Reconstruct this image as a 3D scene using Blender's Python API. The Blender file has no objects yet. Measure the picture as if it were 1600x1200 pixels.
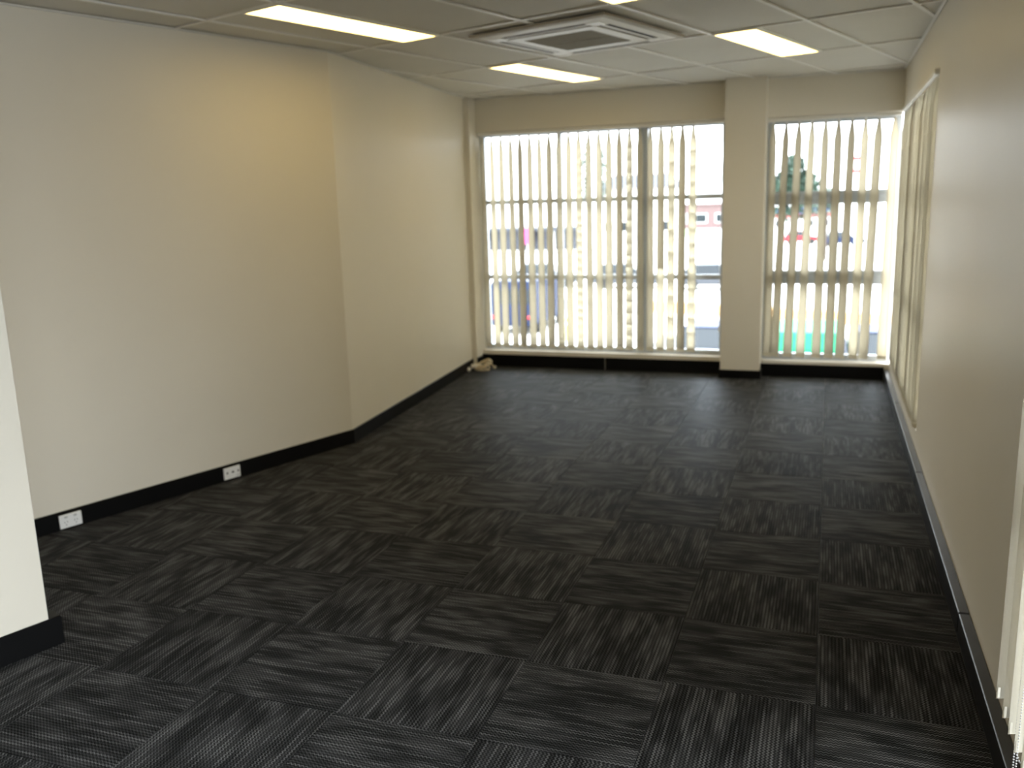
import bpy, bmesh, math, random
from mathutils import Vector, Matrix
random.seed(7)
SC = bpy.context.scene
COL = SC.collection

# ------------------------------------------------------------------ camera, sky, exposure
cam_d = bpy.data.cameras.new('camera')
cam = bpy.data.objects.new('camera', cam_d)
COL.objects.link(cam)
YAW, PITCH, ROLL = 0.3461, -0.2022, 0.0288
R = Matrix.Rotation(YAW, 3, 'Z') @ Matrix.Rotation(PITCH, 3, 'X') @ Matrix.Rotation(ROLL, 3, 'Y')
right, fwd, up = R.col[0], R.col[1], R.col[2]
cam.matrix_world = Matrix(((right.x, up.x, -fwd.x, -0.0231), (right.y, up.y, -fwd.y, -2.7755),
                           (right.z, up.z, -fwd.z, 1.6349), (0, 0, 0, 1)))
cam_d.sensor_fit = 'HORIZONTAL'
cam_d.sensor_width = 36.0
cam_d.lens = 1373.8 / 1600 * 36.0
cam_d.clip_end = 800
cam_d.dof.use_dof = True
cam_d.dof.focus_distance = 2.1
cam_d.dof.aperture_fstop = 3.3
SC.camera = cam

world = bpy.data.worlds.new('overcast_sky')
SC.world = world
world.use_nodes = True
wn = world.node_tree
wn.nodes.clear()
w_out = wn.nodes.new('ShaderNodeOutputWorld')
w_bg = wn.nodes.new('ShaderNodeBackground')
w_bg.inputs['Color'].default_value = (0.93, 0.965, 1.0, 1)
SKY_HORIZON, SKY_ZENITH = 5.0, 16.0            # overcast sky: about three times as bright overhead as at the horizon
w_tc = wn.nodes.new('ShaderNodeTexCoord')
w_sp = wn.nodes.new('ShaderNodeSeparateXYZ')
w_mr = wn.nodes.new('ShaderNodeMapRange')
w_mr.inputs['From Min'].default_value, w_mr.inputs['From Max'].default_value = 0.0, 1.0
w_mr.inputs['To Min'].default_value, w_mr.inputs['To Max'].default_value = SKY_HORIZON, SKY_ZENITH
wn.links.new(w_tc.outputs['Generated'], w_sp.inputs[0])
wn.links.new(w_sp.outputs['Z'], w_mr.inputs['Value'])
wn.links.new(w_mr.outputs[0], w_bg.inputs['Strength'])
wn.links.new(w_bg.outputs[0], w_out.inputs[0])

LIGHT_STRENGTH = 4.8
LIGHT_COLOR = (1.0, 0.72, 0.25, 1)

SC.view_settings.view_transform = 'Standard'
SC.view_settings.look = 'None'
SC.view_settings.exposure = 0.36
SC.view_settings.gamma = 1.0
SC.view_settings.use_curve_mapping = False
try:
    SC.cycles.max_bounces = 14
    SC.cycles.diffuse_bounces = 8
    SC.cycles.transparent_max_bounces = 24
    SC.cycles.sample_clamp_indirect = 6.0
    SC.cycles.use_denoising = True
except Exception:
    pass

# window portals (guide the daylight sampling)
def portal(name, loc, rot, sx, sy):
    d = bpy.data.lights.new(name, 'AREA')
    d.shape = 'RECTANGLE'
    d.size, d.size_y = sx, sy
    d.cycles.is_portal = True
    o = bpy.data.objects.new(name, d)
    o.location, o.rotation_euler = loc, rot
    COL.objects.link(o)
portal('window_portal', (-2.13, 5.80, 1.25), (math.radians(-90), 0, 0), 2.5, 2.3)
portal('window_portal', (-0.02, 5.80, 1.22), (math.radians(-90), 0, 0), 1.15, 2.3)
portal('window_portal', (0.74, 4.2, 1.25), (math.radians(-90), 0, math.radians(-90)), 2.6, 2.3)
portal('window_portal', (0.74, -2.18, 1.32), (math.radians(-90), 0, math.radians(-90)), 4.1, 2.3)

# ------------------------------------------------------------------ helpers
def tag(o, label=None, cat=None, group=None, kind=None):
    if label: o['label'] = label
    if cat: o['category'] = cat
    if group: o['group'] = group
    if kind: o['kind'] = kind
    return o

def empty(name, loc=(0, 0, 0), rz=0.0, parent=None):
    o = bpy.data.objects.new(name, None)
    o.empty_display_size = 0.1
    o.location = loc
    o.rotation_euler = (0, 0, rz)
    COL.objects.link(o)
    if parent: o.parent = parent
    return o

class MB:
    """collects shapes, links them as one mesh object"""
    def __init__(self): self.bm = bmesh.new()
    def box(self, c, s, bevel=0.0, rot=None, seg=1):
        M = Matrix.Translation(c) @ (rot.to_4x4() if rot else Matrix.Identity(4)) @ Matrix.Diagonal((s[0], s[1], s[2], 1))
        r = bmesh.ops.create_cube(self.bm, size=1.0, matrix=M)
        if bevel > 0:
            es = list({e for v in r['verts'] for e in v.link_edges})
            bmesh.ops.bevel(self.bm, geom=es, offset=bevel, segments=seg, affect='EDGES', profile=0.5)
        return self
    def span(self, a, b, bevel=0.0):
        c = [(a[i] + b[i]) / 2 for i in range(3)]
        s = [abs(b[i] - a[i]) for i in range(3)]
        return self.box(c, s, bevel)
    def prism(self, poly, z0, z1, bevel=0.0):
        n = len(poly)
        area = sum(poly[i][0] * poly[(i + 1) % n][1] - poly[(i + 1) % n][0] * poly[i][1] for i in range(n))
        if area < 0: poly = poly[::-1]
        lo = [self.bm.verts.new((p[0], p[1], z0)) for p in poly]
        hi = [self.bm.verts.new((p[0], p[1], z1)) for p in poly]
        self.bm.faces.new(lo[::-1])
        top = self.bm.faces.new(hi)
        for i in range(n):
            j = (i + 1) % n
            self.bm.faces.new((lo[i], lo[j], hi[j], hi[i]))
        if bevel > 0:
            bmesh.ops.bevel(self.bm, geom=list(top.edges), offset=bevel, segments=1, affect='EDGES')
        return self
    def cyl(self, a, b, r0, r1=None, n=16):
        if r1 is None: r1 = r0
        a, b = Vector(a), Vector(b)
        d = b - a
        q = Vector((0, 0, 1)).rotation_difference(d.normalized()).to_matrix().to_4x4()
        M = Matrix.Translation((a + b) / 2) @ q
        bmesh.ops.create_cone(self.bm, cap_ends=True, segments=n, radius1=r0, radius2=r1, depth=d.length, matrix=M)
        return self
    def ball(self, c, s, sub=2, rot=None):
        M = Matrix.Translation(c) @ (rot.to_4x4() if rot else Matrix.Identity(4)) @ Matrix.Diagonal((s[0], s[1], s[2], 1))
        bmesh.ops.create_icosphere(self.bm, subdivisions=sub, radius=1.0, matrix=M)
        return self
    def tube(self, pts, r, n=8):
        pts = [Vector(p) for p in pts]
        rings = []
        nrm = None
        for i, p in enumerate(pts):
            t = (pts[min(i + 1, len(pts) - 1)] - pts[max(i - 1, 0)]).normalized()
            if nrm is None:
                nrm = t.orthogonal().normalized()
            else:
                nrm = (nrm - t * nrm.dot(t))
                nrm = nrm.normalized() if nrm.length > 1e-6 else t.orthogonal().normalized()
            bn = t.cross(nrm)
            rings.append([self.bm.verts.new(p + (nrm * math.cos(2 * math.pi * k / n) + bn * math.sin(2 * math.pi * k / n)) * r) for k in range(n)])
        for i in range(len(rings) - 1):
            for k in range(n):
                self.bm.faces.new((rings[i][k], rings[i][(k + 1) % n], rings[i + 1][(k + 1) % n], rings[i + 1][k]))
        self.bm.faces.new(rings[0][::-1]); self.bm.faces.new(rings[-1])
        return self
    def quadface(self, pts):
        self.bm.faces.new([self.bm.verts.new(p) for p in pts]); return self
    def build(self, name, mat, parent=None, smooth=False):
        me = bpy.data.meshes.new(name)
        self.bm.to_mesh(me); self.bm.free()
        if smooth:
            for p in me.polygons: p.use_smooth = True
        me.materials.append(mat)
        return link(name, me, parent)

def link(name, me, parent=None):
    o = bpy.data.objects.new(name, me)
    COL.objects.link(o)
    if parent: o.parent = parent
    return o

def copy_tree(o, parent=None):
    c = o.copy(); COL.objects.link(c)
    if parent: c.parent = parent
    for ch in list(o.children): copy_tree(ch, c)
    return c

# ------------------------------------------------------------------ materials
def newmat(name):
    m = bpy.data.materials.new(name); m.use_nodes = True
    nt = m.node_tree
    return m, nt, nt.nodes['Principled BSDF'], nt.nodes['Material Output']

def N(nt, typ, **kw):
    n = nt.nodes.new(typ)
    for k, v in kw.items(): setattr(n, k, v)
    return n

def math_n(nt, op, a, b=None, c=None, clamp=False):
    n = nt.nodes.new('ShaderNodeMath'); n.operation = op; n.use_clamp = clamp
    for i, v in enumerate((a, b, c)):
        if v is None: continue
        if isinstance(v, (int, float)): n.inputs[i].default_value = v
        else: nt.links.new(v, n.inputs[i])
    return n.outputs[0]

def plain(name, col, rough=0.5, spec=0.5, metal=0.0, noise=0.0, scale=20.0, bump=0.0, bscale=200.0, emit=None, estr=0.0):
    m, nt, p, out = newmat(name)
    p.inputs['Base Color'].default_value = (*col, 1)
    p.inputs['Roughness'].default_value = rough
    p.inputs['Specular IOR Level'].default_value = spec
    p.inputs['Metallic'].default_value = metal
    tc = N(nt, 'ShaderNodeTexCoord')
    if noise > 0:
        t = N(nt, 'ShaderNodeTexNoise'); t.inputs['Scale'].default_value = scale; t.inputs['Detail'].default_value = 4
        nt.links.new(tc.outputs['Object'], t.inputs['Vector'])
        mr = N(nt, 'ShaderNodeMapRange')
        mr.inputs['From Min'].default_value = 0.3; mr.inputs['From Max'].default_value = 0.7
        mr.inputs['To Min'].default_value = 1 - noise; mr.inputs['To Max'].default_value = 1 + noise
        nt.links.new(t.outputs['Fac'], mr.inputs['Value'])
        mx = N(nt, 'ShaderNodeVectorMath', operation='SCALE')
        mx.inputs[0].default_value = col
        nt.links.new(mr.outputs[0], mx.inputs['Scale'])
        nt.links.new(mx.outputs[0], p.inputs['Base Color'])
    if bump > 0:
        t = N(nt, 'ShaderNodeTexNoise'); t.inputs['Scale'].default_value = bscale; t.inputs['Detail'].default_value = 3
        nt.links.new(tc.outputs['Object'], t.inputs['Vector'])
        b = N(nt, 'ShaderNodeBump'); b.inputs['Strength'].default_value = bump; b.inputs['Distance'].default_value = 0.001
        nt.links.new(t.outputs['Fac'], b.inputs['Height'])
        nt.links.new(b.outputs[0], p.inputs['Normal'])
    if emit:
        p.inputs['Emission Color'].default_value = (*emit, 1)
        p.inputs['Emission Strength'].default_value = estr
    return m

M = {}
M['wall'] = plain('cream_wall_paint', (0.735, 0.69, 0.60), rough=0.40, spec=0.08, noise=0.012, scale=1.5, bump=0.05, bscale=350)
M['tile'] = plain('ceiling_tile_vinyl', (0.68, 0.665, 0.62), rough=0.75, spec=0.2, noise=0.02, scale=3, bump=0.15, bscale=180)
M['rail'] = plain('ceiling_rail_enamel', (0.84, 0.83, 0.80), rough=0.45)
M['slab'] = plain('grey_slab', (0.3, 0.3, 0.3), rough=0.9, noise=0.05)
M['skirt'] = plain('black_skirting_paint', (0.004, 0.004, 0.0043), rough=0.4, spec=0.15)
M['duct'] = plain('black_duct_enamel', (0.010, 0.010, 0.012), rough=0.30, spec=0.5)
M['alu'] = plain('satin_aluminium', (0.46, 0.49, 0.52), rough=0.4, metal=0.15)
M['plastic'] = plain('white_plastic', (0.80, 0.80, 0.80), rough=0.35)
M['plastic_grey'] = plain('light_grey_plastic', (0.45, 0.45, 0.45), rough=0.4)
M['dark_slot'] = plain('dark_plastic', (0.02, 0.02, 0.02), rough=0.5)
M['ac_white'] = plain('aged_white_plastic', (0.74, 0.72, 0.67), rough=0.4)
M['ac_beige'] = plain('yellowed_plastic', (0.50, 0.46, 0.39), rough=0.5)
M['ac_grille'] = plain('grey_filter_mesh', (0.34, 0.32, 0.27), rough=0.7, noise=0.1, scale=90)
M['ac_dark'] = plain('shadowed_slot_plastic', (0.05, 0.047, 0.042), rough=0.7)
M['light_frame'] = plain('light_frame_enamel', (0.78, 0.77, 0.73), rough=0.4)
M['cord'] = plain('cream_pvc_cord', (0.72, 0.60, 0.40), rough=0.5)
M['cord_white'] = plain('white_pvc', (0.78, 0.74, 0.66), rough=0.4)
M['bead'] = plain('white_bead', (0.75, 0.75, 0.78), rough=0.3)
M['chrome'] = plain('bright_metal', (0.7, 0.7, 0.72), rough=0.25, metal=1.0)

# diffuser
m, nt, p, out = newmat('light_diffuser')
p.inputs['Base Color'].default_value = (0.85, 0.83, 0.75, 1)
p.inputs['Emission Color'].default_value = LIGHT_COLOR
p.inputs['Emission Strength'].default_value = LIGHT_STRENGTH
M['diffuser'] = m

# glass
m, nt, p, out = newmat('window_glass')
nt.nodes.remove(p)
tr = N(nt, 'ShaderNodeBsdfTransparent'); tr.inputs[0].default_value = (0.95, 0.965, 0.965, 1)
gl = N(nt, 'ShaderNodeBsdfGlossy'); gl.inputs['Roughness'].default_value = 0.02
fr = N(nt, 'ShaderNodeFresnel'); fr.inputs[0].default_value = 1.35
mx = N(nt, 'ShaderNodeMixShader')
nt.links.new(fr.outputs[0], mx.inputs[0]); nt.links.new(tr.outputs[0], mx.inputs[1]); nt.links.new(gl.outputs[0], mx.inputs[2])
nt.links.new(mx.outputs[0], out.inputs['Surface'])
M['glass'] = m

# blind fabric : woven, lets some daylight through
def fabric(name, col, trans, amount):
    m, nt, p, out = newmat(name)
    nt.nodes.remove(p)
    tc = N(nt, 'ShaderNodeTexCoord')
    mp = N(nt, 'ShaderNodeMapping'); mp.inputs['Scale'].default_value = (60, 60, 4)
    t = N(nt, 'ShaderNodeTexNoise'); t.inputs['Scale'].default_value = 20; t.inputs['Detail'].default_value = 2
    nt.links.new(tc.outputs['Object'], mp.inputs[0]); nt.links.new(mp.outputs[0], t.inputs['Vector'])
    mr = N(nt, 'ShaderNodeMapRange'); mr.inputs['To Min'].default_value = 0.93; mr.inputs['To Max'].default_value = 1.05
    nt.links.new(t.outputs['Fac'], mr.inputs['Value'])
    sc = N(nt, 'ShaderNodeVectorMath', operation='SCALE'); sc.inputs[0].default_value = col
    nt.links.new(mr.outputs[0], sc.inputs['Scale'])
    d = N(nt, 'ShaderNodeBsdfDiffuse'); tl = N(nt, 'ShaderNodeBsdfTranslucent')
    tl.inputs['Color'].default_value = (*trans, 1)
    nt.links.new(sc.outputs[0], d.inputs['Color'])
    mx = N(nt, 'ShaderNodeMixShader'); mx.inputs[0].default_value = amount
    nt.links.new(d.outputs[0], mx.inputs[1]); nt.links.new(tl.outputs[0], mx.inputs[2])
    nt.links.new(mx.outputs[0], out.inputs['Surface'])
    return m
M['slat'] = fabric('cream_blind_fabric', (0.68, 0.64, 0.54), (0.60, 0.55, 0.44), 0.04)
M['weight'] = fabric('cream_hem_fabric', (0.76, 0.72, 0.62), (0.5, 0.46, 0.36), 0.10)

# carpet tile : zigzag loop rows running along local y, broken into lighter and darker dashes
def carpet():
    m, nt, p, out = newmat('charcoal_loop_carpet')
    L = nt.links.new
    tc = N(nt, 'ShaderNodeTexCoord'); oi = N(nt, 'ShaderNodeObjectInfo')
    sep = N(nt, 'ShaderNodeSeparateXYZ'); L(tc.outputs['Object'], sep.inputs[0])
    x, y = sep.outputs[0], sep.outputs[1]
    rnd = math_n(nt, 'MULTIPLY', oi.outputs['Random'], 173.0)
    zig = math_n(nt, 'PINGPONG', math_n(nt, 'MULTIPLY', y, 1 / 0.007), 1.0)
    zig = math_n(nt, 'MULTIPLY', math_n(nt, 'SUBTRACT', zig, 0.5), 0.55)
    rowbase = math_n(nt, 'MULTIPLY', x, 80.0)
    rowf = math_n(nt, 'ADD', rowbase, zig)
    rowid = math_n(nt, 'ADD', math_n(nt, 'FLOOR', rowf), rnd)
    fr = math_n(nt, 'FRACT', rowf)
    prof = math_n(nt, 'PINGPONG', fr, 0.5)                       # 0..0.5..0
    prof = math_n(nt, 'SMOOTH_MIN', math_n(nt, 'SUBTRACT', math_n(nt, 'MULTIPLY', prof, 4.2), 0.85, clamp=True), 1.0, 0.2)
    # dashes : each row has its own slow noise along y
    cv = N(nt, 'ShaderNodeCombineXYZ')
    L(math_n(nt, 'MULTIPLY', rowid, 3.713), cv.inputs[0]); L(math_n(nt, 'MULTIPLY', y, 5.5), cv.inputs[1]); L(rnd, cv.inputs[2])
    n1 = N(nt, 'ShaderNodeTexNoise'); n1.inputs['Scale'].default_value = 1.0; n1.inputs['Detail'].default_value = 1.0
    L(cv.outputs[0], n1.inputs['Vector'])
    # broader bands of several rows
    cb = N(nt, 'ShaderNodeCombineXYZ')
    L(math_n(nt, 'ADD', math_n(nt, 'MULTIPLY', x, 17.0), rnd), cb.inputs[0]); L(math_n(nt, 'MULTIPLY', y, 4.5), cb.inputs[1]); L(rnd, cb.inputs[2])
    n2 = N(nt, 'ShaderNodeTexNoise'); n2.inputs['Scale'].default_value = 1.0; n2.inputs['Detail'].default_value = 1.5
    L(cb.outputs[0], n2.inputs['Vector'])
    s1 = N(nt, 'ShaderNodeMapRange', interpolation_type='SMOOTHSTEP')
    s1.inputs['From Min'].default_value = 0.38; s1.inputs['From Max'].default_value = 0.68
    L(n1.outputs['Fac'], s1.inputs['Value'])
    s2 = N(nt, 'ShaderNodeMapRange', interpolation_type='SMOOTHSTEP')
    s2.inputs['From Min'].default_value = 0.38; s2.inputs['From Max'].default_value = 0.66
    L(n2.outputs['Fac'], s2.inputs['Value'])
    # fibre fuzz
    n3 = N(nt, 'ShaderNodeTexNoise'); n3.inputs['Scale'].default_value = 420.0; n3.inputs['Detail'].default_value = 2.0
    L(tc.outputs['Object'], n3.inputs['Vector'])
    fuzz = N(nt, 'ShaderNodeMapRange'); fuzz.inputs['From Min'].default_value = 0.3; fuzz.inputs['From Max'].default_value = 0.7
    fuzz.inputs['To Min'].default_value = 0.55; fuzz.inputs['To Max'].default_value = 1.4
    L(n3.outputs['Fac'], fuzz.inputs['Value'])
    amt = math_n(nt, 'ADD', math_n(nt, 'MULTIPLY', s1.outputs[0], 0.72), math_n(nt, 'MULTIPLY', s2.outputs[0], 0.28))
    amt = math_n(nt, 'ADD', math_n(nt, 'MULTIPLY', math_n(nt, 'POWER', amt, 1.6), 0.85), 0.20)
    band = math_n(nt, 'MULTIPLY', s2.outputs[0], 0.10)
    val = math_n(nt, 'MULTIPLY', math_n(nt, 'ADD', math_n(nt, 'MULTIPLY', prof, amt), band), fuzz.outputs[0])
    tone = N(nt, 'ShaderNodeMapRange'); tone.inputs['To Min'].default_value = 0.85; tone.inputs['To Max'].default_value = 1.15
    L(oi.outputs['Random'], tone.inputs['Value'])
    val = math_n(nt, 'MULTIPLY', val, tone.outputs[0])
    ramp = N(nt, 'ShaderNodeMix', data_type='RGBA')
    ramp.inputs[6].default_value = CARPET_DARK
    ramp.inputs[7].default_value = CARPET_LIGHT
    L(val, ramp.inputs[0])
    nt.nodes.remove(p)
    df = N(nt, 'ShaderNodeBsdfDiffuse'); L(ramp.outputs[2], df.inputs['Color'])
    gl = N(nt, 'ShaderNodeBsdfGlossy'); gl.inputs['Roughness'].default_value = 0.42
    gl.inputs['Color'].default_value = (0.86, 0.93, 1.0, 1)
    lw = N(nt, 'ShaderNodeLayerWeight'); lw.inputs['Blend'].default_value = 0.5
    fac = math_n(nt, 'MULTIPLY', math_n(nt, 'POWER', lw.outputs['Facing'], 9.0), 0.36)
    ms = N(nt, 'ShaderNodeMixShader')
    L(fac, ms.inputs[0]); L(df.outputs[0], ms.inputs[1]); L(gl.outputs[0], ms.inputs[2])
    L(ms.outputs[0], out.inputs['Surface'])
    b = N(nt, 'ShaderNodeBump'); b.inputs['Strength'].default_value = 0.35; b.inputs['Distance'].default_value = 0.002
    h = math_n(nt, 'ADD', prof, math_n(nt, 'MULTIPLY', n3.outputs['Fac'], 0.4))
    L(h, b.inputs['Height']); L(b.outputs[0], df.inputs['Normal'])
    return m
CARPET_DARK = (0.012, 0.012, 0.0122, 1)
CARPET_LIGHT = (0.185, 0.187, 0.192, 1)
M['carpet'] = carpet()

# outside
M['concrete'] = plain('pale_concrete', (0.40, 0.40, 0.39), rough=0.9, noise=0.06, scale=0.3)
M['asphalt'] = plain('asphalt', (0.055, 0.058, 0.065), rough=0.85, noise=0.1, scale=2)
M['grass'] = plain('grass', (0.09, 0.16, 0.06), rough=0.9, noise=0.2, scale=1.5)
M['orange'] = plain('orange_paint', (0.62, 0.36, 0.14), rough=0.6)
M['yellow'] = plain('yellow_paint', (0.65, 0.50, 0.05), rough=0.5)
M['car_green'] = plain('green_car_paint', (0.02, 0.20, 0.10), rough=0.5, spec=0.15)
M['car_blue'] = plain('dark_blue_car_paint', (0.012, 0.02, 0.05), rough=0.5, spec=0.15)
M['car_red'] = plain('red_car_paint', (0.35, 0.01, 0.02), rough=0.25)
M['car_grey'] = plain('grey_car_paint', (0.06, 0.065, 0.075), rough=0.5, spec=0.15)
M['car_glass'] = plain('dark_car_glass', (0.02, 0.025, 0.03), rough=0.25, spec=0.2)
M['tyre'] = plain('tyre_rubber', (0.015, 0.015, 0.015), rough=0.8)
M['tail'] = plain('tail_light', (0.35, 0.02, 0.02), rough=0.3)
M['brick'] = plain('purple_brown_brick', (0.13, 0.085, 0.085), rough=0.9, noise=0.15, scale=3)
M['render'] = plain('white_render', (0.7, 0.7, 0.68), rough=0.9)
M['roof'] = plain('slate_roof', (0.035, 0.04, 0.055), rough=0.8, noise=0.1, scale=2)
M['shop_dark'] = plain('dark_shop_front', (0.035, 0.04, 0.055), rough=0.4)  # dark tone shared by the awning and shop windows
M['pink'] = plain('pink_sign', (0.55, 0.05, 0.20), rough=0.5)
M['sign_blue'] = plain('blue_fascia', (0.03, 0.05, 0.16), rough=0.5)
M['sign_red'] = plain('red_fascia', (0.42, 0.04, 0.04), rough=0.5)
M['sign_white'] = plain('white_board', (0.75, 0.75, 0.75), rough=0.5)
M['leaf'] = plain('dark_leaves', (0.025, 0.055, 0.035), rough=0.7, noise=0.3, scale=1)
M['leaf_pale'] = plain('pale_leaves', (0.10, 0.13, 0.11), rough=0.7, noise=0.3, scale=1)
M['bark'] = plain('bark', (0.06, 0.045, 0.035), rough=0.9)

# ------------------------------------------------------------------ room dimensions
HC = 2.636                                     # underside of ceiling rails
LC = (-3.149, 2.532)                           # the bend in the left wall
NDIR = Vector((0.694, 2.032)).normalized()     # direction of the near left wall
FDIR = Vector((-0.258, 3.035)).normalized()
YB = 5.567
XR = 0.53
YR = -4.5
def near_x(y): return LC[0] + (y - LC[1]) * NDIR.x / NDIR.y
def far_x(y): return LC[0] + (y - LC[1]) * FDIR.x / FDIR.y

# ------------------------------------------------------------------ setting: walls
ZT = 2.80
b = MB()
b.prism([(near_x(YR - .2), YR - .2), LC, (far_x(5.40), 5.40), (-3.34, 5.40), (-3.34, 5.79), (-3.75, 5.79), (-3.42, 2.6), (near_x(YR - .2) - .2, YR - .2)], 0, ZT)
tag(b.build('wall_left', M['wall']), kind='structure')

b = MB()
b.span((-3.34, YB, 2.33), (-0.92, 5.79, ZT)).span((-0.57, YB, 2.31), (XR + .17, 5.79, ZT))
b.span((-3.34, YB, 0), (-0.92, 5.79, 0.165)).span((-0.57, YB, 0), (XR + .17, 5.79, 0.145))
b.span((-0.92, 5.40, 0), (-0.57, 5.79, ZT))
tag(b.build('wall_back', M['wall']), kind='structure')

W3 = (2.95, 5.42, 0.20, 2.32)
W4 = (-4.25, -0.12, 0.16, 2.48)
b = MB()
x0, x1 = XR, XR + .17
b.span((x0, YR, 0), (x1, W4[0], ZT)).span((x0, W4[1], 0), (x1, W3[0], ZT)).span((x0, W3[1], 0), (x1, YB, ZT))
for w in (W3, W4):
    b.span((x0, w[0], 0), (x1, w[1], w[2])).span((x0, w[0], w[3]), (x1, w[1], ZT))
tag(b.build('wall_right', M['wall']), kind='structure')

b = MB(); b.span((near_x(YR) - .2, YR - .2, 0), (XR + .17, YR, ZT))
tag(b.build('wall_rear', M['wall']), kind='structure')

# partition whose end shows at the left edge
PD = Vector((-NDIR.y, NDIR.x))                 # towards the left wall
P1 = Vector((-2.800, -0.425))                  # far corner of its end
P0 = P1 - NDIR * 0.245
b = MB(); e0 = P0 + PD * 1.5; e1 = P1 + PD * 1.5
b.prism([tuple(P0), tuple(P1), tuple(e1), tuple(e0)], 0, ZT)
tag(b.build('wall_partition', M['wall']), kind='structure')

# ------------------------------------------------------------------ clipping to the room outline
def clip_half(poly, px, py, nx, ny):
    """keep the side where (x-px)*nx+(y-py)*ny >= 0"""
    out = []
    for i in range(len(poly)):
        a, c = poly[i], poly[(i + 1) % len(poly)]
        da = (a[0] - px) * nx + (a[1] - py) * ny; dc = (c[0] - px) * nx + (c[1] - py) * ny
        if da >= 0: out.append(a)
        if (da >= 0) != (dc >= 0):
            t = da / (da - dc); out.append((a[0] + (c[0] - a[0]) * t, a[1] + (c[1] - a[1]) * t))
    return out
def area(p): return abs(sum(p[i][0] * p[(i + 1) % len(p)][1] - p[(i + 1) % len(p)][0] * p[i][1] for i in range(len(p)))) / 2 if len(p) > 2 else 0
def clip_room(poly, xr=XR - .004, yb=YB - .004, yr=YR + .004):
    poly = clip_half(poly, xr, 0, -1, 0)
    if len(poly) > 2: poly = clip_half(poly, 0, yb, 0, -1)
    if len(poly) > 2: poly = clip_half(poly, 0, yr, 0, 1)
    res = []
    if len(poly) < 3: return res
    lo = clip_half(poly, 0, LC[1], 0, -1)
    if len(lo) > 2: lo = clip_half(lo, LC[0] + .004, LC[1], NDIR.y, -NDIR.x)
    hi = clip_half(poly, 0, LC[1], 0, 1)
    if len(hi) > 2: hi = clip_half(hi, LC[0] + .004, LC[1], FDIR.y, -FDIR.x)
    for q in (lo, hi):
        if area(q) > 2e-4: res.append(q)
    return res

# ------------------------------------------------------------------ floor and carpet tiles
b = MB(); b.span((-6.2, YR - .2, -0.20), (XR + .17, 5.79, -0.006))
floor = tag(b.build('floor', M['slab']), kind='structure')
T, GAP, TH = 0.5, 0.0008, 0.006
base_mesh = None
def tile_mesh(polys):
    bb = MB()
    for q in polys: bb.prism(q, -TH, 0.0, bevel=0.001)
    me = bpy.data.meshes.new('carpet_tile'); bb.bm.to_mesh(me); bb.bm.free(); me.materials.append(M['carpet'])
    return me
part_poly = [tuple(P0 - NDIR * .0), tuple(P1), tuple(e1), tuple(e0)]
for cx in range(-12, 1):
    for ry in range(-9, 12):
        c = ((cx + .5) * T, (ry + .5) * T)
        h = T / 2 - GAP
        sq = [(c[0] - h, c[1] - h), (c[0] + h, c[1] - h), (c[0] + h, c[1] + h), (c[0] - h, c[1] + h)]
        polys = clip_room(sq, xr=0.5, yb=YB - .002)
        if not polys: continue
        rot = 0 if (cx + ry) % 2 == 0 else 1
        rot += 2 * random.randint(0, 1)
        ang = rot * math.pi / 2
        full = len(polys) == 1 and abs(area(polys[0]) - (2 * h) ** 2) < 1e-6
        if full and base_mesh: me = base_mesh
        else:
            ca, sa = math.cos(-ang), math.sin(-ang)
            loc = [[((x - c[0]) * ca - (y - c[1]) * sa, (x - c[0]) * sa + (y - c[1]) * ca) for x, y in q] for q in polys]
            me = tile_mesh(loc)
            if full: base_mesh = me
        o = link('carpet_tile', me, floor)
        o.location = (c[0], c[1], -random.random() * 0.0008)
        o.rotation_euler = (0, 0, ang)

# ------------------------------------------------------------------ ceiling: slab, rails, tiles
TH_G = 0.3045
U = Vector((math.cos(TH_G), -math.sin(TH_G))); V = Vector((math.sin(TH_G), math.cos(TH_G)))
U0, V0 = -1.0774, 0.3726
def G(a, bb): p = U * (U0 + a) + V * (V0 + bb); return (p.x, p.y)
b = MB(); b.span((-6.2, YR - .2, ZT), (XR + .17, 5.79, ZT + .1))
ceiling = tag(b.build('ceiling', M['slab']), kind='structure')
LIGHTS = {(-3.5, 0): (-2.1, 0.0), (-4, 2): None}
lights = [(-2.1, 0.0), (-2.4, 2.4), (-0.6, 2.4), (-0.6, 0.0)]      # lower-left grid corner of each light (0.3 x 1.2)
def ceil_part(name, quad, z0, z1, mat, bevel=0.0):
    polys = clip_room(quad)
    if not polys: return
    bb = MB()
    for q in polys: bb.prism(q, z0, z1)
    bb.build(name, mat, ceiling)
RW = 0.012
for ia in range(-7, 7):
    for ib in range(-7, 6):
        a0, a1, b0, b1 = ia * .6 + RW - .004, (ia + 1) * .6 - RW + .004, ib * 1.2 + RW - .004, (ib + 1) * 1.2 - RW + .004
        for la, lb in lights:
            if abs(lb - ib * 1.2) < .01 and la > ia * .6 - .01 and la + .3 < (ia + 1) * .6 + .01:
                if la - ia * .6 < .1: a0 = la + .3 + RW - .004
                else: a1 = la - RW + .004
        zt = HC + 0.008 + random.random() * 0.003
        ceil_part('ceiling_tile', [G(a0, b0), G(a1, b0), G(a1, b1), G(a0, b1)], zt, zt + .012, M['tile'])
for ia in range(-7, 8):
    ceil_part('ceiling_rail', [G(ia * .6 - RW, -8.4), G(ia * .6 + RW, -8.4), G(ia * .6 + RW, 7.2), G(ia * .6 - RW, 7.2)], HC, HC + .0075, M['rail'])
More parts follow.
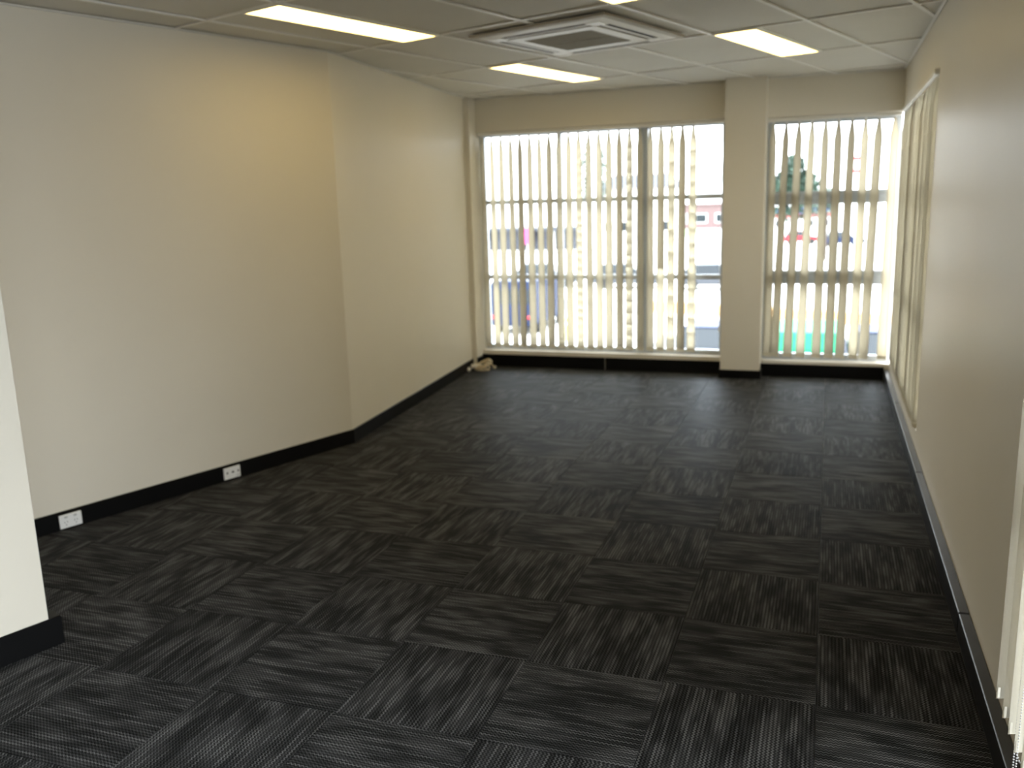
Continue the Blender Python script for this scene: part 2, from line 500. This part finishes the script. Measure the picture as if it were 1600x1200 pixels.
for ib in range(-7, 7):
    for ia in range(-7, 7):
        ceil_part('cross_rail', [G(ia * .6 + RW, ib * 1.2 - RW), G((ia + 1) * .6 - RW, ib * 1.2 - RW), G((ia + 1) * .6 - RW, ib * 1.2 + RW), G(ia * .6 + RW, ib * 1.2 + RW)], HC + .0004, HC + .0075, M['rail'])
for la, lb in lights:      # rail on the open side of each light
    aa = la if abs((la / .6) - round(la / .6)) > .1 else la + .3
    ceil_part('cross_rail', [G(aa - RW, lb + RW), G(aa + RW, lb + RW), G(aa + RW, lb + 1.2 - RW), G(aa - RW, lb + 1.2 - RW)], HC + .0004, HC + .0075, M['rail'])
# perimeter angle
def strip_along(a, c, w, z0, z1, name, mat, parent):
    a, c = Vector(a), Vector(c); d = (c - a).normalized(); n = Vector((d.y, -d.x))
    bb = MB(); bb.prism([tuple(a), tuple(c), tuple(c + n * w), tuple(a + n * w)], z0, z1); bb.build(name, mat, parent)
strip_along((near_x(YR + .01) + .004, YR + .01), (LC[0] + .004, LC[1]), .02, HC - .001, HC + .003, 'edge_rail', M['rail'], ceiling)
strip_along((LC[0] + .004, LC[1]), (far_x(5.39) + .004, 5.39), .02, HC - .001, HC + .003, 'edge_rail', M['rail'], ceiling)
strip_along((-3.33, YB - .004), (-.93, YB - .004), .02, HC - .001, HC + .003, 'edge_rail', M['rail'], ceiling)
strip_along((-.56, YB - .004), (XR - .01, YB - .004), .02, HC - .001, HC + .003, 'edge_rail', M['rail'], ceiling)
strip_along((XR - .004, YB - .03), (XR - .004, YR + .01), .02, HC - .001, HC + .003, 'edge_rail', M['rail'], ceiling)

# ------------------------------------------------------------------ skirting
SK = 0.10
def skirt(name, runs, mat, h=SK, t=0.012):
    bb = MB()
    for a, c in runs:
        a, c = Vector(a), Vector(c); d = (c - a).normalized(); n = Vector((d.y, -d.x))
        bb.prism([tuple(a), tuple(c), tuple(c + n * t), tuple(a + n * t)], 0.0005, h, bevel=0.003)
    return tag(bb.build(name, mat), kind='structure')
skirt('baseboard_left', [((near_x(-4.4) + .001, -4.4), (LC[0] + .001, LC[1] + .004)), ((LC[0] + .001, LC[1] - .004), (far_x(5.40) + .001, 5.399))], M['skirt'])
bb = MB()
bb.span((-3.3395, 5.40, .0005), (-3.328, 5.55, .11), .002)
bb.span((-3.3395, 5.552, .0005), (-2.05, 5.566, .125), .003).span((-2.044, 5.552, .0005), (-.9215, 5.566, .125), .003)
bb.span((-.932, 5.40, .0005), (-.9205, 5.55, .078), .002)
bb.span((-.932, 5.387, .0005), (-.558, 5.3995, .078), .003).span((-.5695, 5.40, .0005), (-.558, 5.55, .078), .002)
bb.span((-.5695, 5.552, .0005), (.488, 5.566, .118), .003)
tag(bb.build('baseboard_back', M['skirt']), kind='structure')
# skirting duct along the right wall : three cover lengths over a slim base
duct = tag(MB().span((.492, YR + .01, .0005), (XR - .001, 5.565, .012)).build('baseboard_right', M['duct']), kind='structure')
for y0, y1 in ((-4.45, .62), (.63, 2.42), (2.43, 4.2), (4.21, 5.55)):
    MB().span((.490, y0, .014), (XR - .001, y1, .098), .003).build('duct_cover', M['duct'], duct)
# around the partition end
bb = MB()
n_end = -PD
bb.prism([tuple(P0 + n_end * .001), tuple(P1 + n_end * .001), tuple(P1 + n_end * .008 + NDIR * .045), tuple(P0 + n_end * .008)], .0005, .115, bevel=.002)
s0 = P1 + NDIR * .001 + n_end * .0; s1 = s0 + PD * 1.2
bb.prism([tuple(s0), tuple(s1), tuple(s1 + NDIR * .044), tuple(s0 + NDIR * .044)], .0005, .114, bevel=.002)
tag(bb.build('baseboard_partition', M['skirt']), kind='structure')
# pale timber stop on the near face of the partition, at the left edge
bb = MB(); a = P0 - NDIR * .001 + PD * .002
bb.prism([tuple(a), tuple(a + PD * .09), tuple(a + PD * .09 - NDIR * .018), tuple(a - NDIR * .018)], .001, 2.1, bevel=.002)
tag(bb.build('trim_1', M['ac_beige']), kind='structure')

# ------------------------------------------------------------------ windows
def window(name, w, z0, z1, mull, trans, fw=0.045, latch=False):
    """local x along the wall, y outward (glass), origin at the opening's low left corner"""
    root = tag(empty(name), kind='structure')
    D = 0.06
    h = z1 - z0
    bb = MB()
    bb.span((0, 0, 0), (fw, D, h), .003).span((w - fw, 0, 0), (w, D, h), .003).span((fw, 0, 0), (w - fw, D, fw), .003).span((fw, 0, h - fw), (w - fw, D, h), .003)
    bb.build('window_frame', M['alu'], root)
    edges = [fw]
    for mx_, mw in mull:
        MB().span((mx_ - mw / 2, -.004, fw), (mx_ + mw / 2, D, h - fw), .003).build('mullion', M['alu'], root)
        edges += [mx_ - mw / 2, mx_ + mw / 2]
    edges.append(w - fw)
    for k in range(0, len(edges), 2):
        xa, xb = edges[k], edges[k + 1]
        zz = [fw]
        for tz, tw in trans:
            bb = MB().span((xa, .004, tz - z0 - tw / 2), (xb, D - .004, tz - z0 + tw / 2), .003)
            if tw > .08:
                bb.span((xa, -.008, tz - z0 + tw / 2 - .035), (xb, .004, tz - z0 + tw / 2 - .004), .003)
            bar = bb.build('transom', M['alu'], root)
            if tw > .08:
                for f in (.42, .62):
                    xm = xa + (xb - xa) * f
                    MB().box((xm, -.018, tz - z0 + tw / 2 - .012), (.075, .02, .014), .004).box((xm + .03, -.03, tz - z0 + tw / 2 - .004), (.02, .016, .02), .004).build('window_latch', M['chrome'], bar)
            zz += [tz - z0 - tw / 2, tz - z0 + tw / 2]
        zz.append(h - fw)
        for q in range(0, len(zz), 2):
            MB().span((xa - .003, D / 2 - .003, zz[q] - .003), (xb + .003, D / 2 + .003, zz[q + 1] + .003)).build('glass_pane', M['glass'], root)
    return root
YG = 5.68
w1 = window('window_1', 2.42, .165, 2.33, [(-2.52 + 3.34, .04), (-1.70 + 3.34, .10)], [(.905, .045), (1.65, .045)])
w1.location = (-3.34, YG, .165)
w2 = window('window_2', 1.10, .145, 2.31, [], [(.904, .125), (1.612, .115)], fw=.055)
w2.location = (-.57, YG, .145)
w3 = window('window_3', W3[1] - W3[0], W3[2], W3[3], [(.82, .04), (1.65, .04)], [(.905, .045), (1.65, .045)])
w3.location = (XR + .10, W3[1], W3[2]); w3.rotation_euler = (0, 0, -math.pi / 2)
w4 = window('window_4', W4[1] - W4[0], W4[2], W4[3], [(1.03, .04), (2.06, .04), (3.09, .04)], [(.905, .045), (1.65, .045)])
w4.location = (XR + .10, W4[1], W4[2]); w4.rotation_euler = (0, 0, -math.pi / 2)

# ------------------------------------------------------------------ vertical blinds
SW = 0.089
def slat_mesh(length, phi_top, phi_bot):
    bm = bmesh.new(); nz, nx = 14, 4
    rows = []
    for i in range(nz + 1):
        f = i / nz
        z = -length * f
        g = f * f * (3 - 2 * f)
        ph = phi_top + (phi_bot - phi_top) * g
        w = SW * (min(1, .35 + f * nz * .65) if i < 1 else 1)
        row = []
        for k in range(nx + 1):
            s = (k / nx - .5)
            bow = (.25 - s * s) * .012
            dx, dy = -math.sin(ph) * s * w + math.cos(ph) * bow, math.cos(ph) * s * w + math.sin(ph) * bow
            row.append(bm.verts.new((dx, dy, z)))
        rows.append(row)
    for i in range(nz):
        for k in range(nx):
            bm.faces.new((rows[i][k], rows[i][k + 1], rows[i + 1][k + 1], rows[i + 1][k]))
    bmesh.ops.solidify(bm, geom=bm.faces[:], thickness=0.0007)
    me = bpy.data.meshes.new('slat'); bm.to_mesh(me); bm.free(); me.materials.append(M['slat'])
    for p in me.polygons: p.use_smooth = True
    return me
def blind(label, loc, rz, w, head_z, length, xs, phi_top, phi_bot, tilts=None, chain=False, group=None):
    root = empty('vertical_blind', loc, rz)
    tag(root, label, 'blind', group)
    MB().span((0, -.02, head_z - .03), (w, .02, head_z), .003).build('head_rail', M['ac_white'], root)
    me = slat_mesh(length, math.radians(phi_top), math.radians(phi_bot))
    pb = math.radians(phi_bot)
    bw = MB(); bw.box((0, 0, -length + .018), (.0022, SW * .94, .034), .0008, rot=Matrix.Rotation(pb, 3, 'Z'))
    wme = bpy.data.meshes.new('hem_weight'); bw.bm.to_mesh(wme); bw.bm.free(); wme.materials.append(M['weight'])
    bc = MB(); bc.cyl((0, 0, 0), (0, 0, .03), .004, n=8).box((0, 0, .002), (.004, .03, .012), .001, rot=Matrix.Rotation(math.radians(phi_top), 3, 'Z'))
    cme = bpy.data.meshes.new('slat_hanger'); bc.bm.to_mesh(cme); bc.bm.free(); cme.materials.append(M['plastic'])
    for i, x in enumerate(xs):
        s = link('slat', me, root)
        s.location = (x, 0, head_z - .045)
        tl = tilts[i] if tilts else random.uniform(-.004, .004)
        s.rotation_euler = (0, -tl, math.radians(random.uniform(-3.5, 3.5)))
        link('hem_weight', wme, s)
        link('slat_hanger', cme, s)
    return root
bx = [-3.291] + [-3.193 + .0986 * i for i in range(21)]
b1 = blind('wide cream vertical blind hung across the big left back window beside the pillar', (-3.335, 5.612, 0), 0, 2.40, 2.325, 2.085,
      [x + 3.335 for x in bx], 53, 68)
MB().tube([(2.375 + .004 * math.sin(k), -.015, 2.29 - k * .055) for k in range(34)], .0022, 6).build('control_cord', M['plastic'], b1)
MB().cyl((2.375, -.015, .40), (2.375, -.015, .46), .008, .005, 10).build('cord_weight', M['plastic'], b1)
top = [-.52, -.411, -.304, -.195, -.084, .021, .13, .238, .346, .469]
bot = [-.521, -.453, -.339, -.227, -.089, .019, .114, .227, .312, .466]
b2 = blind('narrow cream vertical blind over the tall window between pillar and right wall', (-.565, 5.612, 0), 0, 1.09, 2.305, 2.085,
      [x + .565 for x in top], 44, 63, [(c - a) / 2.05 for a, c in zip(top, bot)])
n3 = int((W3[1] - W3[0] - .06) / .085)
b3 = blind('cream vertical blind seen edge-on in the far right wall opening', (XR - .002, W3[1] - .01, 0), -math.pi / 2, W3[1] - W3[0] - .02, 2.315, 2.06,
      [.05 + .085 * i for i in range(n3 + 1)], 114, 110)
n4 = 9
b4 = blind('cream vertical blind close to the camera at the lower right edge of view', (.512, -.17, 0), -math.pi / 2, 4.0, 2.40, 2.115,
      [.05 + .085 * i for i in range(n4)], 22, 24)
# bead chain linking the near slats' weights
bb = MB()
def bead_chain(bb, pts, r=.0024, step=.0065):
    for a, c in zip(pts[:-1], pts[1:]):
        a, c = Vector(a), Vector(c); n = max(1, int((c - a).length / step))
        for k in range(n): bb.ball(a + (c - a) * (k / n), (r, r, r), 1)
for i in range(3, 8):
    xa = .05 + .085 * i; pts = []
    for k in range(9):
        f = k / 8; pts.append((xa + .085 * f + -.036, -.026, .245 - .03 * math.sin(math.pi * f)))
    bead_chain(bb, pts)
bead_chain(bb, [(.285, -.03, 2.36), (.285, -.032, .12), (.30, -.032, .11), (.315, -.032, .12), (.315, -.03, 2.36)], r=.0026, step=.008)
ch = bb.build('control_chain', M['bead'], b4); ch['kind'] = 'stuff'

# ------------------------------------------------------------------ ceiling lights
def make_light(a, bo, label):
    c = G(a + .15, bo + .6)
    root = empty('ceiling_light', (c[0], c[1], HC - .001), -TH_G)
    tag(root, label, 'light', 'recessed fluorescent ceiling lights')
    bb = MB(); hw, hl, f = .146, .596, .010
    bb.span((-hw, -hl, -.004), (-hw + f, hl, .03)).span((hw - f, -hl, -.004), (hw, hl, .03))
    bb.span((-hw + f, -hl, -.004), (hw - f, -hl + f, .03)).span((-hw + f, hl - f, -.004), (hw - f, hl, .03))
    bb.build('light_frame', M['light_frame'], root)
    MB().span((-hw + f, -hl + f, .0), (hw - f, hl - f, .004)).build('diffuser', M['diffuser'], root)
    return root
make_light(-2.1, 0.0, 'lit ceiling light nearest the left wall, the longest one in view')
make_light(-2.4, 2.4, 'lit ceiling light beyond the air conditioner, farthest from the camera')
make_light(-0.6, 2.4, 'lit ceiling light right of the air conditioner, towards the right wall')
make_light(-0.6, 0.0, 'lit ceiling light of which only a tip shows at the top edge')

# ------------------------------------------------------------------ ceiling cassette air conditioner
c = G(-1.2, 1.8)
ac = empty('air_conditioner', (c[0], c[1], HC - .0005), -TH_G)
tag(ac, 'square white ceiling cassette air conditioner with four louvres and grey centre grille', 'air conditioner')
def ring(bb, o, zo, i, zi):
    """square sloping ring from half-size o at zo to half-size i at zi"""
    vo = [bb.bm.verts.new((sx * o, sy * o, zo)) for sx, sy in ((-1, -1), (1, -1), (1, 1), (-1, 1))]
    vi = [bb.bm.verts.new((sx * i, sy * i, zi)) for sx, sy in ((-1, -1), (1, -1), (1, 1), (-1, 1))]
    for k in range(4):
        bb.bm.faces.new((vo[k], vi[k], vi[(k + 1) % 4], vo[(k + 1) % 4]))
bb = MB(); ring(bb, .478, 0, .478, -.014); ring(bb, .478, -.014, .455, -.020); ring(bb, .455, -.020, .445, -.020)
bb.build('outer_trim', M['ac_beige'], ac)
bb = MB(); ring(bb, .446, -.019, .395, -.027); ring(bb, .292, -.0305, .24, -.032)
bb.build('inner_frame', M['ac_white'], ac)
for k in range(4):      # corner blocks between the slots
    rot = Matrix.Rotation(k * math.pi / 2, 3, 'Z')
    MB().box(rot @ Vector((.345, .345, -.022)), (.104, .104, .014), .003, rot=rot).build('corner_cover', M['ac_white'], ac)
MB().box((0, 0, -.020), (.80, .80, .008)).build('slot_shade_plate', M['ac_dark'], ac)  # dark plate close behind the louvres, slot shade put into its colour
for k in range(4):
    rot = Matrix.Rotation(k * math.pi / 2, 3, 'Z')
    bb = MB()
    bb.box(rot @ Vector((0, .350, -.0265)), (.585, .020, .003), .001, rot=rot)
    bb.build('louvre', M['ac_white'], ac)
    MB().box(rot @ Vector((0, .303, -.026)), (.605, .026, .010), .002, rot=rot).build('louvre_rim', M['ac_white'], ac)
gr = MB().box((0, 0, -.029), (.48, .48, .008), .002).build('intake_grille', M['ac_grille'], ac)
bb = MB()
for k in range(22):
    bb.box((-.22 + k * .021, 0, -.034), (.006, .462, .004))
bb.box((0, 0, -.0345), (.462, .010, .004))
g2 = bb.build('grille_bars', M['ac_grille'], gr); g2['kind'] = 'stuff'

# ------------------------------------------------------------------ wall plates on the left skirting
WALLN = math.atan2(NDIR.y, NDIR.x)
nrm = Vector((NDIR.y, -NDIR.x))
def plate_root(name, y, z, label, cat):
    p = Vector((near_x(y), y)) + nrm * .0135
    r = empty(name, (p.x, p.y, z), WALLN); tag(r, label, cat); return r     # local x along wall, -y into the room
po = plate_root('power_outlet', .632, .046, 'white double power outlet on the black skirting nearest the partition', 'power outlet')
MB().box((0, -.005, 0), (.118, .010, .074), .003, seg=2).build('face_plate', M['plastic'], po)
for s in (-1, 1):
    MB().box((s * .024, -.0115, .023), (.016, .005, .010), .0015).build('switch', M['plastic_grey'], po)
    bb = MB()
    bb.box((s * .026 - .007, -.0103, -.004), (.0022, .001, .009), rot=Matrix.Rotation(math.radians(30), 3, 'Y'))
    bb.box((s * .026 + .007, -.0103, -.004), (.0022, .001, .009), rot=Matrix.Rotation(math.radians(-30), 3, 'Y'))
    bb.box((s * .026, -.0103, -.019), (.0022, .001, .009))
    bb.build('socket_slots', M['dark_slot'], po)
dp = plate_root('data_outlet', 1.578, .048, 'white three-port data outlet plate on the black skirting farther along the left wall', 'data outlet')
MB().box((0, -.005, 0), (.116, .010, .074), .003, seg=2).build('face_plate', M['plastic'], dp)
for px_, w_ in ((-.036, .010), (.004, .014), (.042, .010)):
    MB().box((px_, -.0103, .004), (w_, .0014, .012), .0005).build('port', M['dark_slot'], dp)
MB().box((.040, -.0103, -.022), (.024, .001, .005)).build('port_tag', M['plastic_grey'], dp)

# ------------------------------------------------------------------ coiled extension cord in the far left corner
ec = empty('extension_cord', (-3.27, 5.26, 0))
tag(ec, 'coiled cream extension cord lying on the carpet in the far left corner', 'cord')
pts = []
rr = random.Random(3)
LOOPS = [(.030, .0, .075, .055, .010, .2, .0), (.045, .01, .070, .050, .030, .55, .6), (.020, -.01, .092, .060, .055, .9, 1.4),
         (.055, .0, .066, .060, .085, 1.3, 2.2)]
for q, (ox, oy, ra, rb, hz, tilt, ph) in enumerate(LOOPS):
    for k in range(26):
        t = k / 26 * 2 * math.pi
        x, y = ra * math.cos(t + ph), rb * math.sin(t + ph)
        w = k / 26
        nxt = LOOPS[min(q + 1, len(LOOPS) - 1)]
        z = (hz + (nxt[4] - hz) * w) + .035 * math.sin(tilt) * math.sin(t * 1.0 + q)
        pts.append((ox + (nxt[0] - ox) * w + x, oy + (nxt[1] - oy) * w + y, max(.008, z)))
pts += [(.115, .05, .07), (.125, .075, .05), (.12, .10, .03), (.125, .115, .02)]
MB().tube(pts, .0062, 7).build('cord', M['cord'], ec, smooth=True)
MB().ball((-.085, -.055, .026), (.026, .020, .024), 2).box((-.10, -.065, .026), (.03, .028, .034), .006).cyl((-.085, -.055, .03), (-.03, -.03, .05), .008, .006, 10).build('plug', M['cord_white'], ec, smooth=False)
MB().box((-.030, -.055, .062), (.056, .036, .034), .008, rot=Matrix.Rotation(.4, 3, 'Z'), seg=2).cyl((-.03, -.05, .062), (.03, .0, .07), .010, .006, 10).build('socket_end', M['cord_white'], ec)
MB().box((.125, .125, .022), (.030, .026, .03), .006).build('adaptor', M['cord_white'], ec)

# ------------------------------------------------------------------ outside (seen through the blinds, one storey up)
ZG = -3.6
gd = MB().span((-160, 9, ZG - .3), (120, 330, ZG)).build('ground', M['concrete']); tag(gd, kind='structure')
as_ = MB()
as_.prism([(-5.6, 12), (9, 12), (9, 29.5), (-6.0, 31.5)], ZG, ZG + .03)
tag(as_.build('asphalt_bay', M['asphalt']), kind='structure')
cn = MB().span((.9, -6, -.75), (9, 5.2, -.6)).build('roof', M['asphalt']); cn.name = 'added_bounce_blocker'; tag(cn, kind='structure')  # added dark slab, out of view, cuts ground light entering the right window
vg = MB().prism([(-32, 120), (-19, 120), (-19, 152), (-32, 152)], ZG, ZG + .05).build('lawn', M['grass']); tag(vg, kind='structure')

bar = MB()
d = Vector((2.6 + 8.2, 35.4 - 40.3)).normalized(); n = Vector((-d.y, d.x))
a0_, a1_ = Vector((-8.1, 38.9)), Vector((6.5, 33.0))
bar.prism([tuple(a0_), tuple(a1_), tuple(a1_ + n * .25), tuple(a0_ + n * .25)], ZG, ZG + .52, bevel=.03)
tag(bar.build('barrier_wall', M['orange']), 'long low orange barrier wall between parked cars and the pale road', 'barrier')

def make_car(loc, rz, mat, label, van=False, ln=4.1, wd=1.72, vh=2.15, glazed=True):
    root = empty('van' if van else 'car', loc, rz)
    tag(root, label, 'van' if van else 'car')
    h = vh if van else 1.45
    if van: side = [(-.5, .35), (-.5, 1.0), (-.47, h), (.25, h), (.38, h * .58), (.5, h * .49), (.5, .35)]
    else: side = [(-.5, .3), (-.5, .75), (-.47, .9), (.18, .92), (.44, .82), (.5, .65), (.5, .3)]
    bm = bmesh.new()
    L_ = [bm.verts.new((x * ln, -wd / 2, z)) for x, z in side]; R_ = [bm.verts.new((x * ln, wd / 2, z)) for x, z in side]
    bm.faces.new(L_); bm.faces.new(R_[::-1])
    for i in range(len(side)):
        j = (i + 1) % len(side); bm.faces.new((L_[j], L_[i], R_[i], R_[j]))
    bmesh.ops.recalc_face_normals(bm, faces=bm.faces[:])
    bmesh.ops.bevel(bm, geom=bm.edges[:], offset=.07, segments=2, affect='EDGES')
    me = bpy.data.meshes.new('car_body'); bm.to_mesh(me); bm.free(); me.materials.append(mat)
    link('car_body', me, root)
    if not van:
        g = MB(); lo, hi = [(-.46, -.46), (.22, .46)], [(-.36, -.38), (.06, .38)]
        vs = [g.bm.verts.new((x * ln, y * wd, .90)) for x, y in ((-.46, -.46), (.22, -.46), (.22, .46), (-.46, .46))]
        vt = [g.bm.verts.new((x * ln, y * wd, h - .04)) for x, y in ((-.36, -.38), (.06, -.38), (.06, .38), (-.36, .38))]
        for k in range(4): g.bm.faces.new((vs[k], vs[(k + 1) % 4], vt[(k + 1) % 4], vt[k]))
        g.bm.faces.new(vt)
        g.build('windows', M['car_glass'], root)
        MB().box((-.15 * ln, 0, h - .02), (.42 * ln, .76 * wd, .05), .02).build('roof', mat, root)
    elif glazed:
        MB().box((-.485 * ln - .03, 0, 1.55), (.03, wd * .8, .6), .01).build('rear_window', M['car_glass'], root)
    for sx in (-.31, .31):
        for sy in (-1, 1):
            MB().cyl((sx * ln, sy * (wd / 2 - .16), .32), (sx * ln, sy * (wd / 2 + .02), .32), .32, n=18).build('wheel', M['tyre'], root)
    for sy in (-1, 1):
        MB().box((-.5 * ln - .005, sy * wd * .4, .72), (.04, .18, .14), .02).build('tail_light', M['tail'], root)
    return root
HP = math.pi / 2
make_car((-.47, 24.4, ZG + .03), HP, M['car_green'], 'green panel van parked below the narrow window, left of a dark blue car', van=True, ln=4.2, vh=1.5, glazed=False)
make_car((1.40, 24.6, ZG + .03), HP, M['car_blue'], 'dark blue car parked below the narrow window beside the green van')
make_car((-3.35, 25.0, ZG + .03), HP, M['car_blue'], 'dark car parked just left of the pillar beyond the wide window')
make_car((-12.0, 33.0, ZG), HP, M['car_blue'], 'dark blue tall van standing at the left side of the wide window', van=True, ln=4.8, wd=1.9)
make_car((-2.9, 100, ZG), 0.1, M['car_red'], 'small red car far off on the pale road behind the narrow window', ln=3.6)
make_car((1.4, 95, ZG), 0.2, M['car_blue'], 'distant dark blue car on the pale road right of the red car')
for i, (x, y) in enumerate(((-16.8, 51), (-11.5, 50.5), (-6.2, 50))):
    make_car((x, y, ZG), 0.05 * i, M['car_grey'], ['grey car parked beyond the van, leftmost of three in a row', 'grey car parked in the middle of the distant row of three', 'grey car parked in the distant row of three, nearest the pillar'][i])
bo = empty('bollard', (-9.3, 29.5, ZG)); tag(bo, 'short yellow bollard on the pale pavement below the wide window', 'bollard')
MB().cyl((0, 0, 0), (0, 0, .85), .11, n=16).ball((0, 0, .85), (.11, .11, .06), 2).build('post', M['yellow'], bo)
MB().cyl((0, 0, .62), (0, 0, .72), .113, n=16).build('band', M['sign_white'], bo)

# shop on the left
sh = empty('shop', (-31, 88, ZG)); tag(sh, 'low pale shop with dark front and pink sign at the far left', 'building')
MB().span((-8.5, 0, 0), (6.5, 10, 5.0)).build('wall', M['render'], sh)
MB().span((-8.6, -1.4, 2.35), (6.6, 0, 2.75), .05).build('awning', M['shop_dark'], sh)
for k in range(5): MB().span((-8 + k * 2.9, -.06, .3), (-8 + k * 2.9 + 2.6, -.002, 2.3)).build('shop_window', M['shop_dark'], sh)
MB().span((.2, -1.55, 1.0), (1.6, -1.45, 2.6), .03).build('sign', M['pink'], sh)
MB().span((-5.4, -1.55, 1.2), (-3.8, -1.45, 2.1), .03).build('sign', M['orange'], sh)
MB().span((-8.7, -.15, 4.8), (6.7, 10.1, 5.1)).build('parapet', M['render'], sh)

def building(label, loc, w, dpt, h, mat, nwin, wz0, wz1, roof=None, rh=2.0):
    r = empty('building', loc); tag(r, label, 'building')
    MB().span((0, 0, 0), (w, dpt, h)).build('wall', mat, r)
    step = w / nwin
    for k in range(nwin):
        f = MB().span((step * (k + .2), -.08, wz0), (step * (k + .8), -.002, wz1)).build('window', M['sign_white'], r)
        MB().span((step * (k + .24), -.10, wz0 + .12), (step * (k + .76), -.082, wz1 - .12)).build('pane', M['car_glass'], f)
    if roof:
        g = MB(); e = .4
        v = [g.bm.verts.new(p) for p in ((-e, -e, h), (w + e, -e, h), (w + e, dpt + e, h), (-e, dpt + e, h), (w * .12, dpt / 2, h + rh), (w * .88, dpt / 2, h + rh))]
        for q in ((0, 1, 5, 4), (1, 2, 5), (2, 3, 4, 5), (3, 0, 4), (3, 2, 1, 0)): g.bm.faces.new([v[i] for i in q])
        g.build('roof', roof, r)
    else:
        MB().span((-.2, -.2, h), (w + .2, dpt + .2, h + .25)).build('parapet', mat, r)
    return r
building('long low brick building on the skyline behind the wide window', (-47, 156, ZG), 31, 12, 4.0, M['brick'], 9, 1.0, 2.6)
building('white building with dark slate roof rising behind the wide window', (-28.5, 112, ZG), 9.6, 8, 6.7, M['render'], 4, 1.2, 2.6, M['roof'], 1.9)
s2 = building('far shop with blue and red fascia bands behind the narrow window', (-8.9, 150, ZG), 9.4, 9, 3.1, M['render'], 4, .2, 1.4)
MB().span((-.25, -.5, 2.35), (9.65, -.22, 3.3)).build('fascia', M['sign_blue'], s2)
MB().span((-.25, -.5, 1.75), (9.65, -.22, 2.33)).build('fascia', M['sign_red'], s2)

sg = empty('road_sign', (1.65, 60, ZG)); tag(sg, 'red and white sign on a tall post beyond the narrow window', 'sign')
MB().cyl((0, .06, 0), (0, .06, 6.7), .06, n=12).build('post', M['chrome'], sg)
MB().span((-.52, -.02, 6.55), (.52, .02, 7.6), .01).build('sign_board', M['sign_red'], sg)
MB().span((-.30, -.035, 6.8), (.30, -.021, 7.35), .005).build('sign_face', M['sign_white'], sg)

def tree(loc, clumps, label, mat, trunk_h, n=1500, ls=.35, name='tree'):
    r = empty(name, loc); tag(r, label, 'tree')
    MB().cyl((0, 0, -.05), (0, 0, trunk_h), .22, .12, 10).build('trunk', M['bark'], r)
    bm = bmesh.new(); rg = random.Random(int(loc[0] * 100))
    for i in range(n):
        c, s = clumps[i % len(clumps)]
        while True:
            p = Vector((rg.uniform(-1, 1), rg.uniform(-1, 1), rg.uniform(-1, 1)))
            if p.length < 1: break
        p = Vector(c) + Vector((p.x * s[0], p.y * s[1], p.z * s[2]))
        q = Matrix.Rotation(rg.uniform(0, 6.3), 3, 'Z') @ Matrix.Rotation(rg.uniform(0, 3.1), 3, 'X')
        z = ls * rg.uniform(.6, 1.3)
        bm.faces.new([bm.verts.new(p + q @ Vector(k)) for k in ((-z * .5, 0, 0), (0, -z * .3, .03), (z * .5, 0, 0), (0, z * .3, .03))])
    me = bpy.data.meshes.new('crown'); bm.to_mesh(me); bm.free(); me.materials.append(mat)
    o = link('crown', me, r); o['kind'] = 'stuff'
    return r
tree((-2.75, 70, ZG), [((0, 0, 7.0), (1.1, 1, 1.4)), ((-1.0, 0, 5.8), (1.3, 1.1, 1.3)), ((.8, 0, 5.7), (1.2, 1.1, 1.4)), ((-.1, 0, 4.7), (1.9, 1.3, 1.5))],
     'dark green tree showing above the upper rail of the narrow window', M['leaf'], 5, 4200)
tree((-.3, 74, ZG), [((0, 0, 4.9), (1.3, 1, .9)), ((-.5, 0, 4.3), (1.3, 1, 1))], 'low bushy tree just right of the dark green tree', M['leaf_pale'], 4, 900)
tree((-28.2, 104, ZG), [((0, 0, 6 + k), (.9 - .1 * k, .9, 1.3)) for k in range(6)], 'tall thin pale tree behind the wide window, left one of a pair', M['leaf_pale'], 8, 700)
tree((-26.2, 104, ZG), [((0, 0, 6 + k), (.9 - .1 * k, .9, 1.3)) for k in range(6)], 'tall thin pale tree behind the wide window, right one of a pair', M['leaf_pale'], 8, 700)
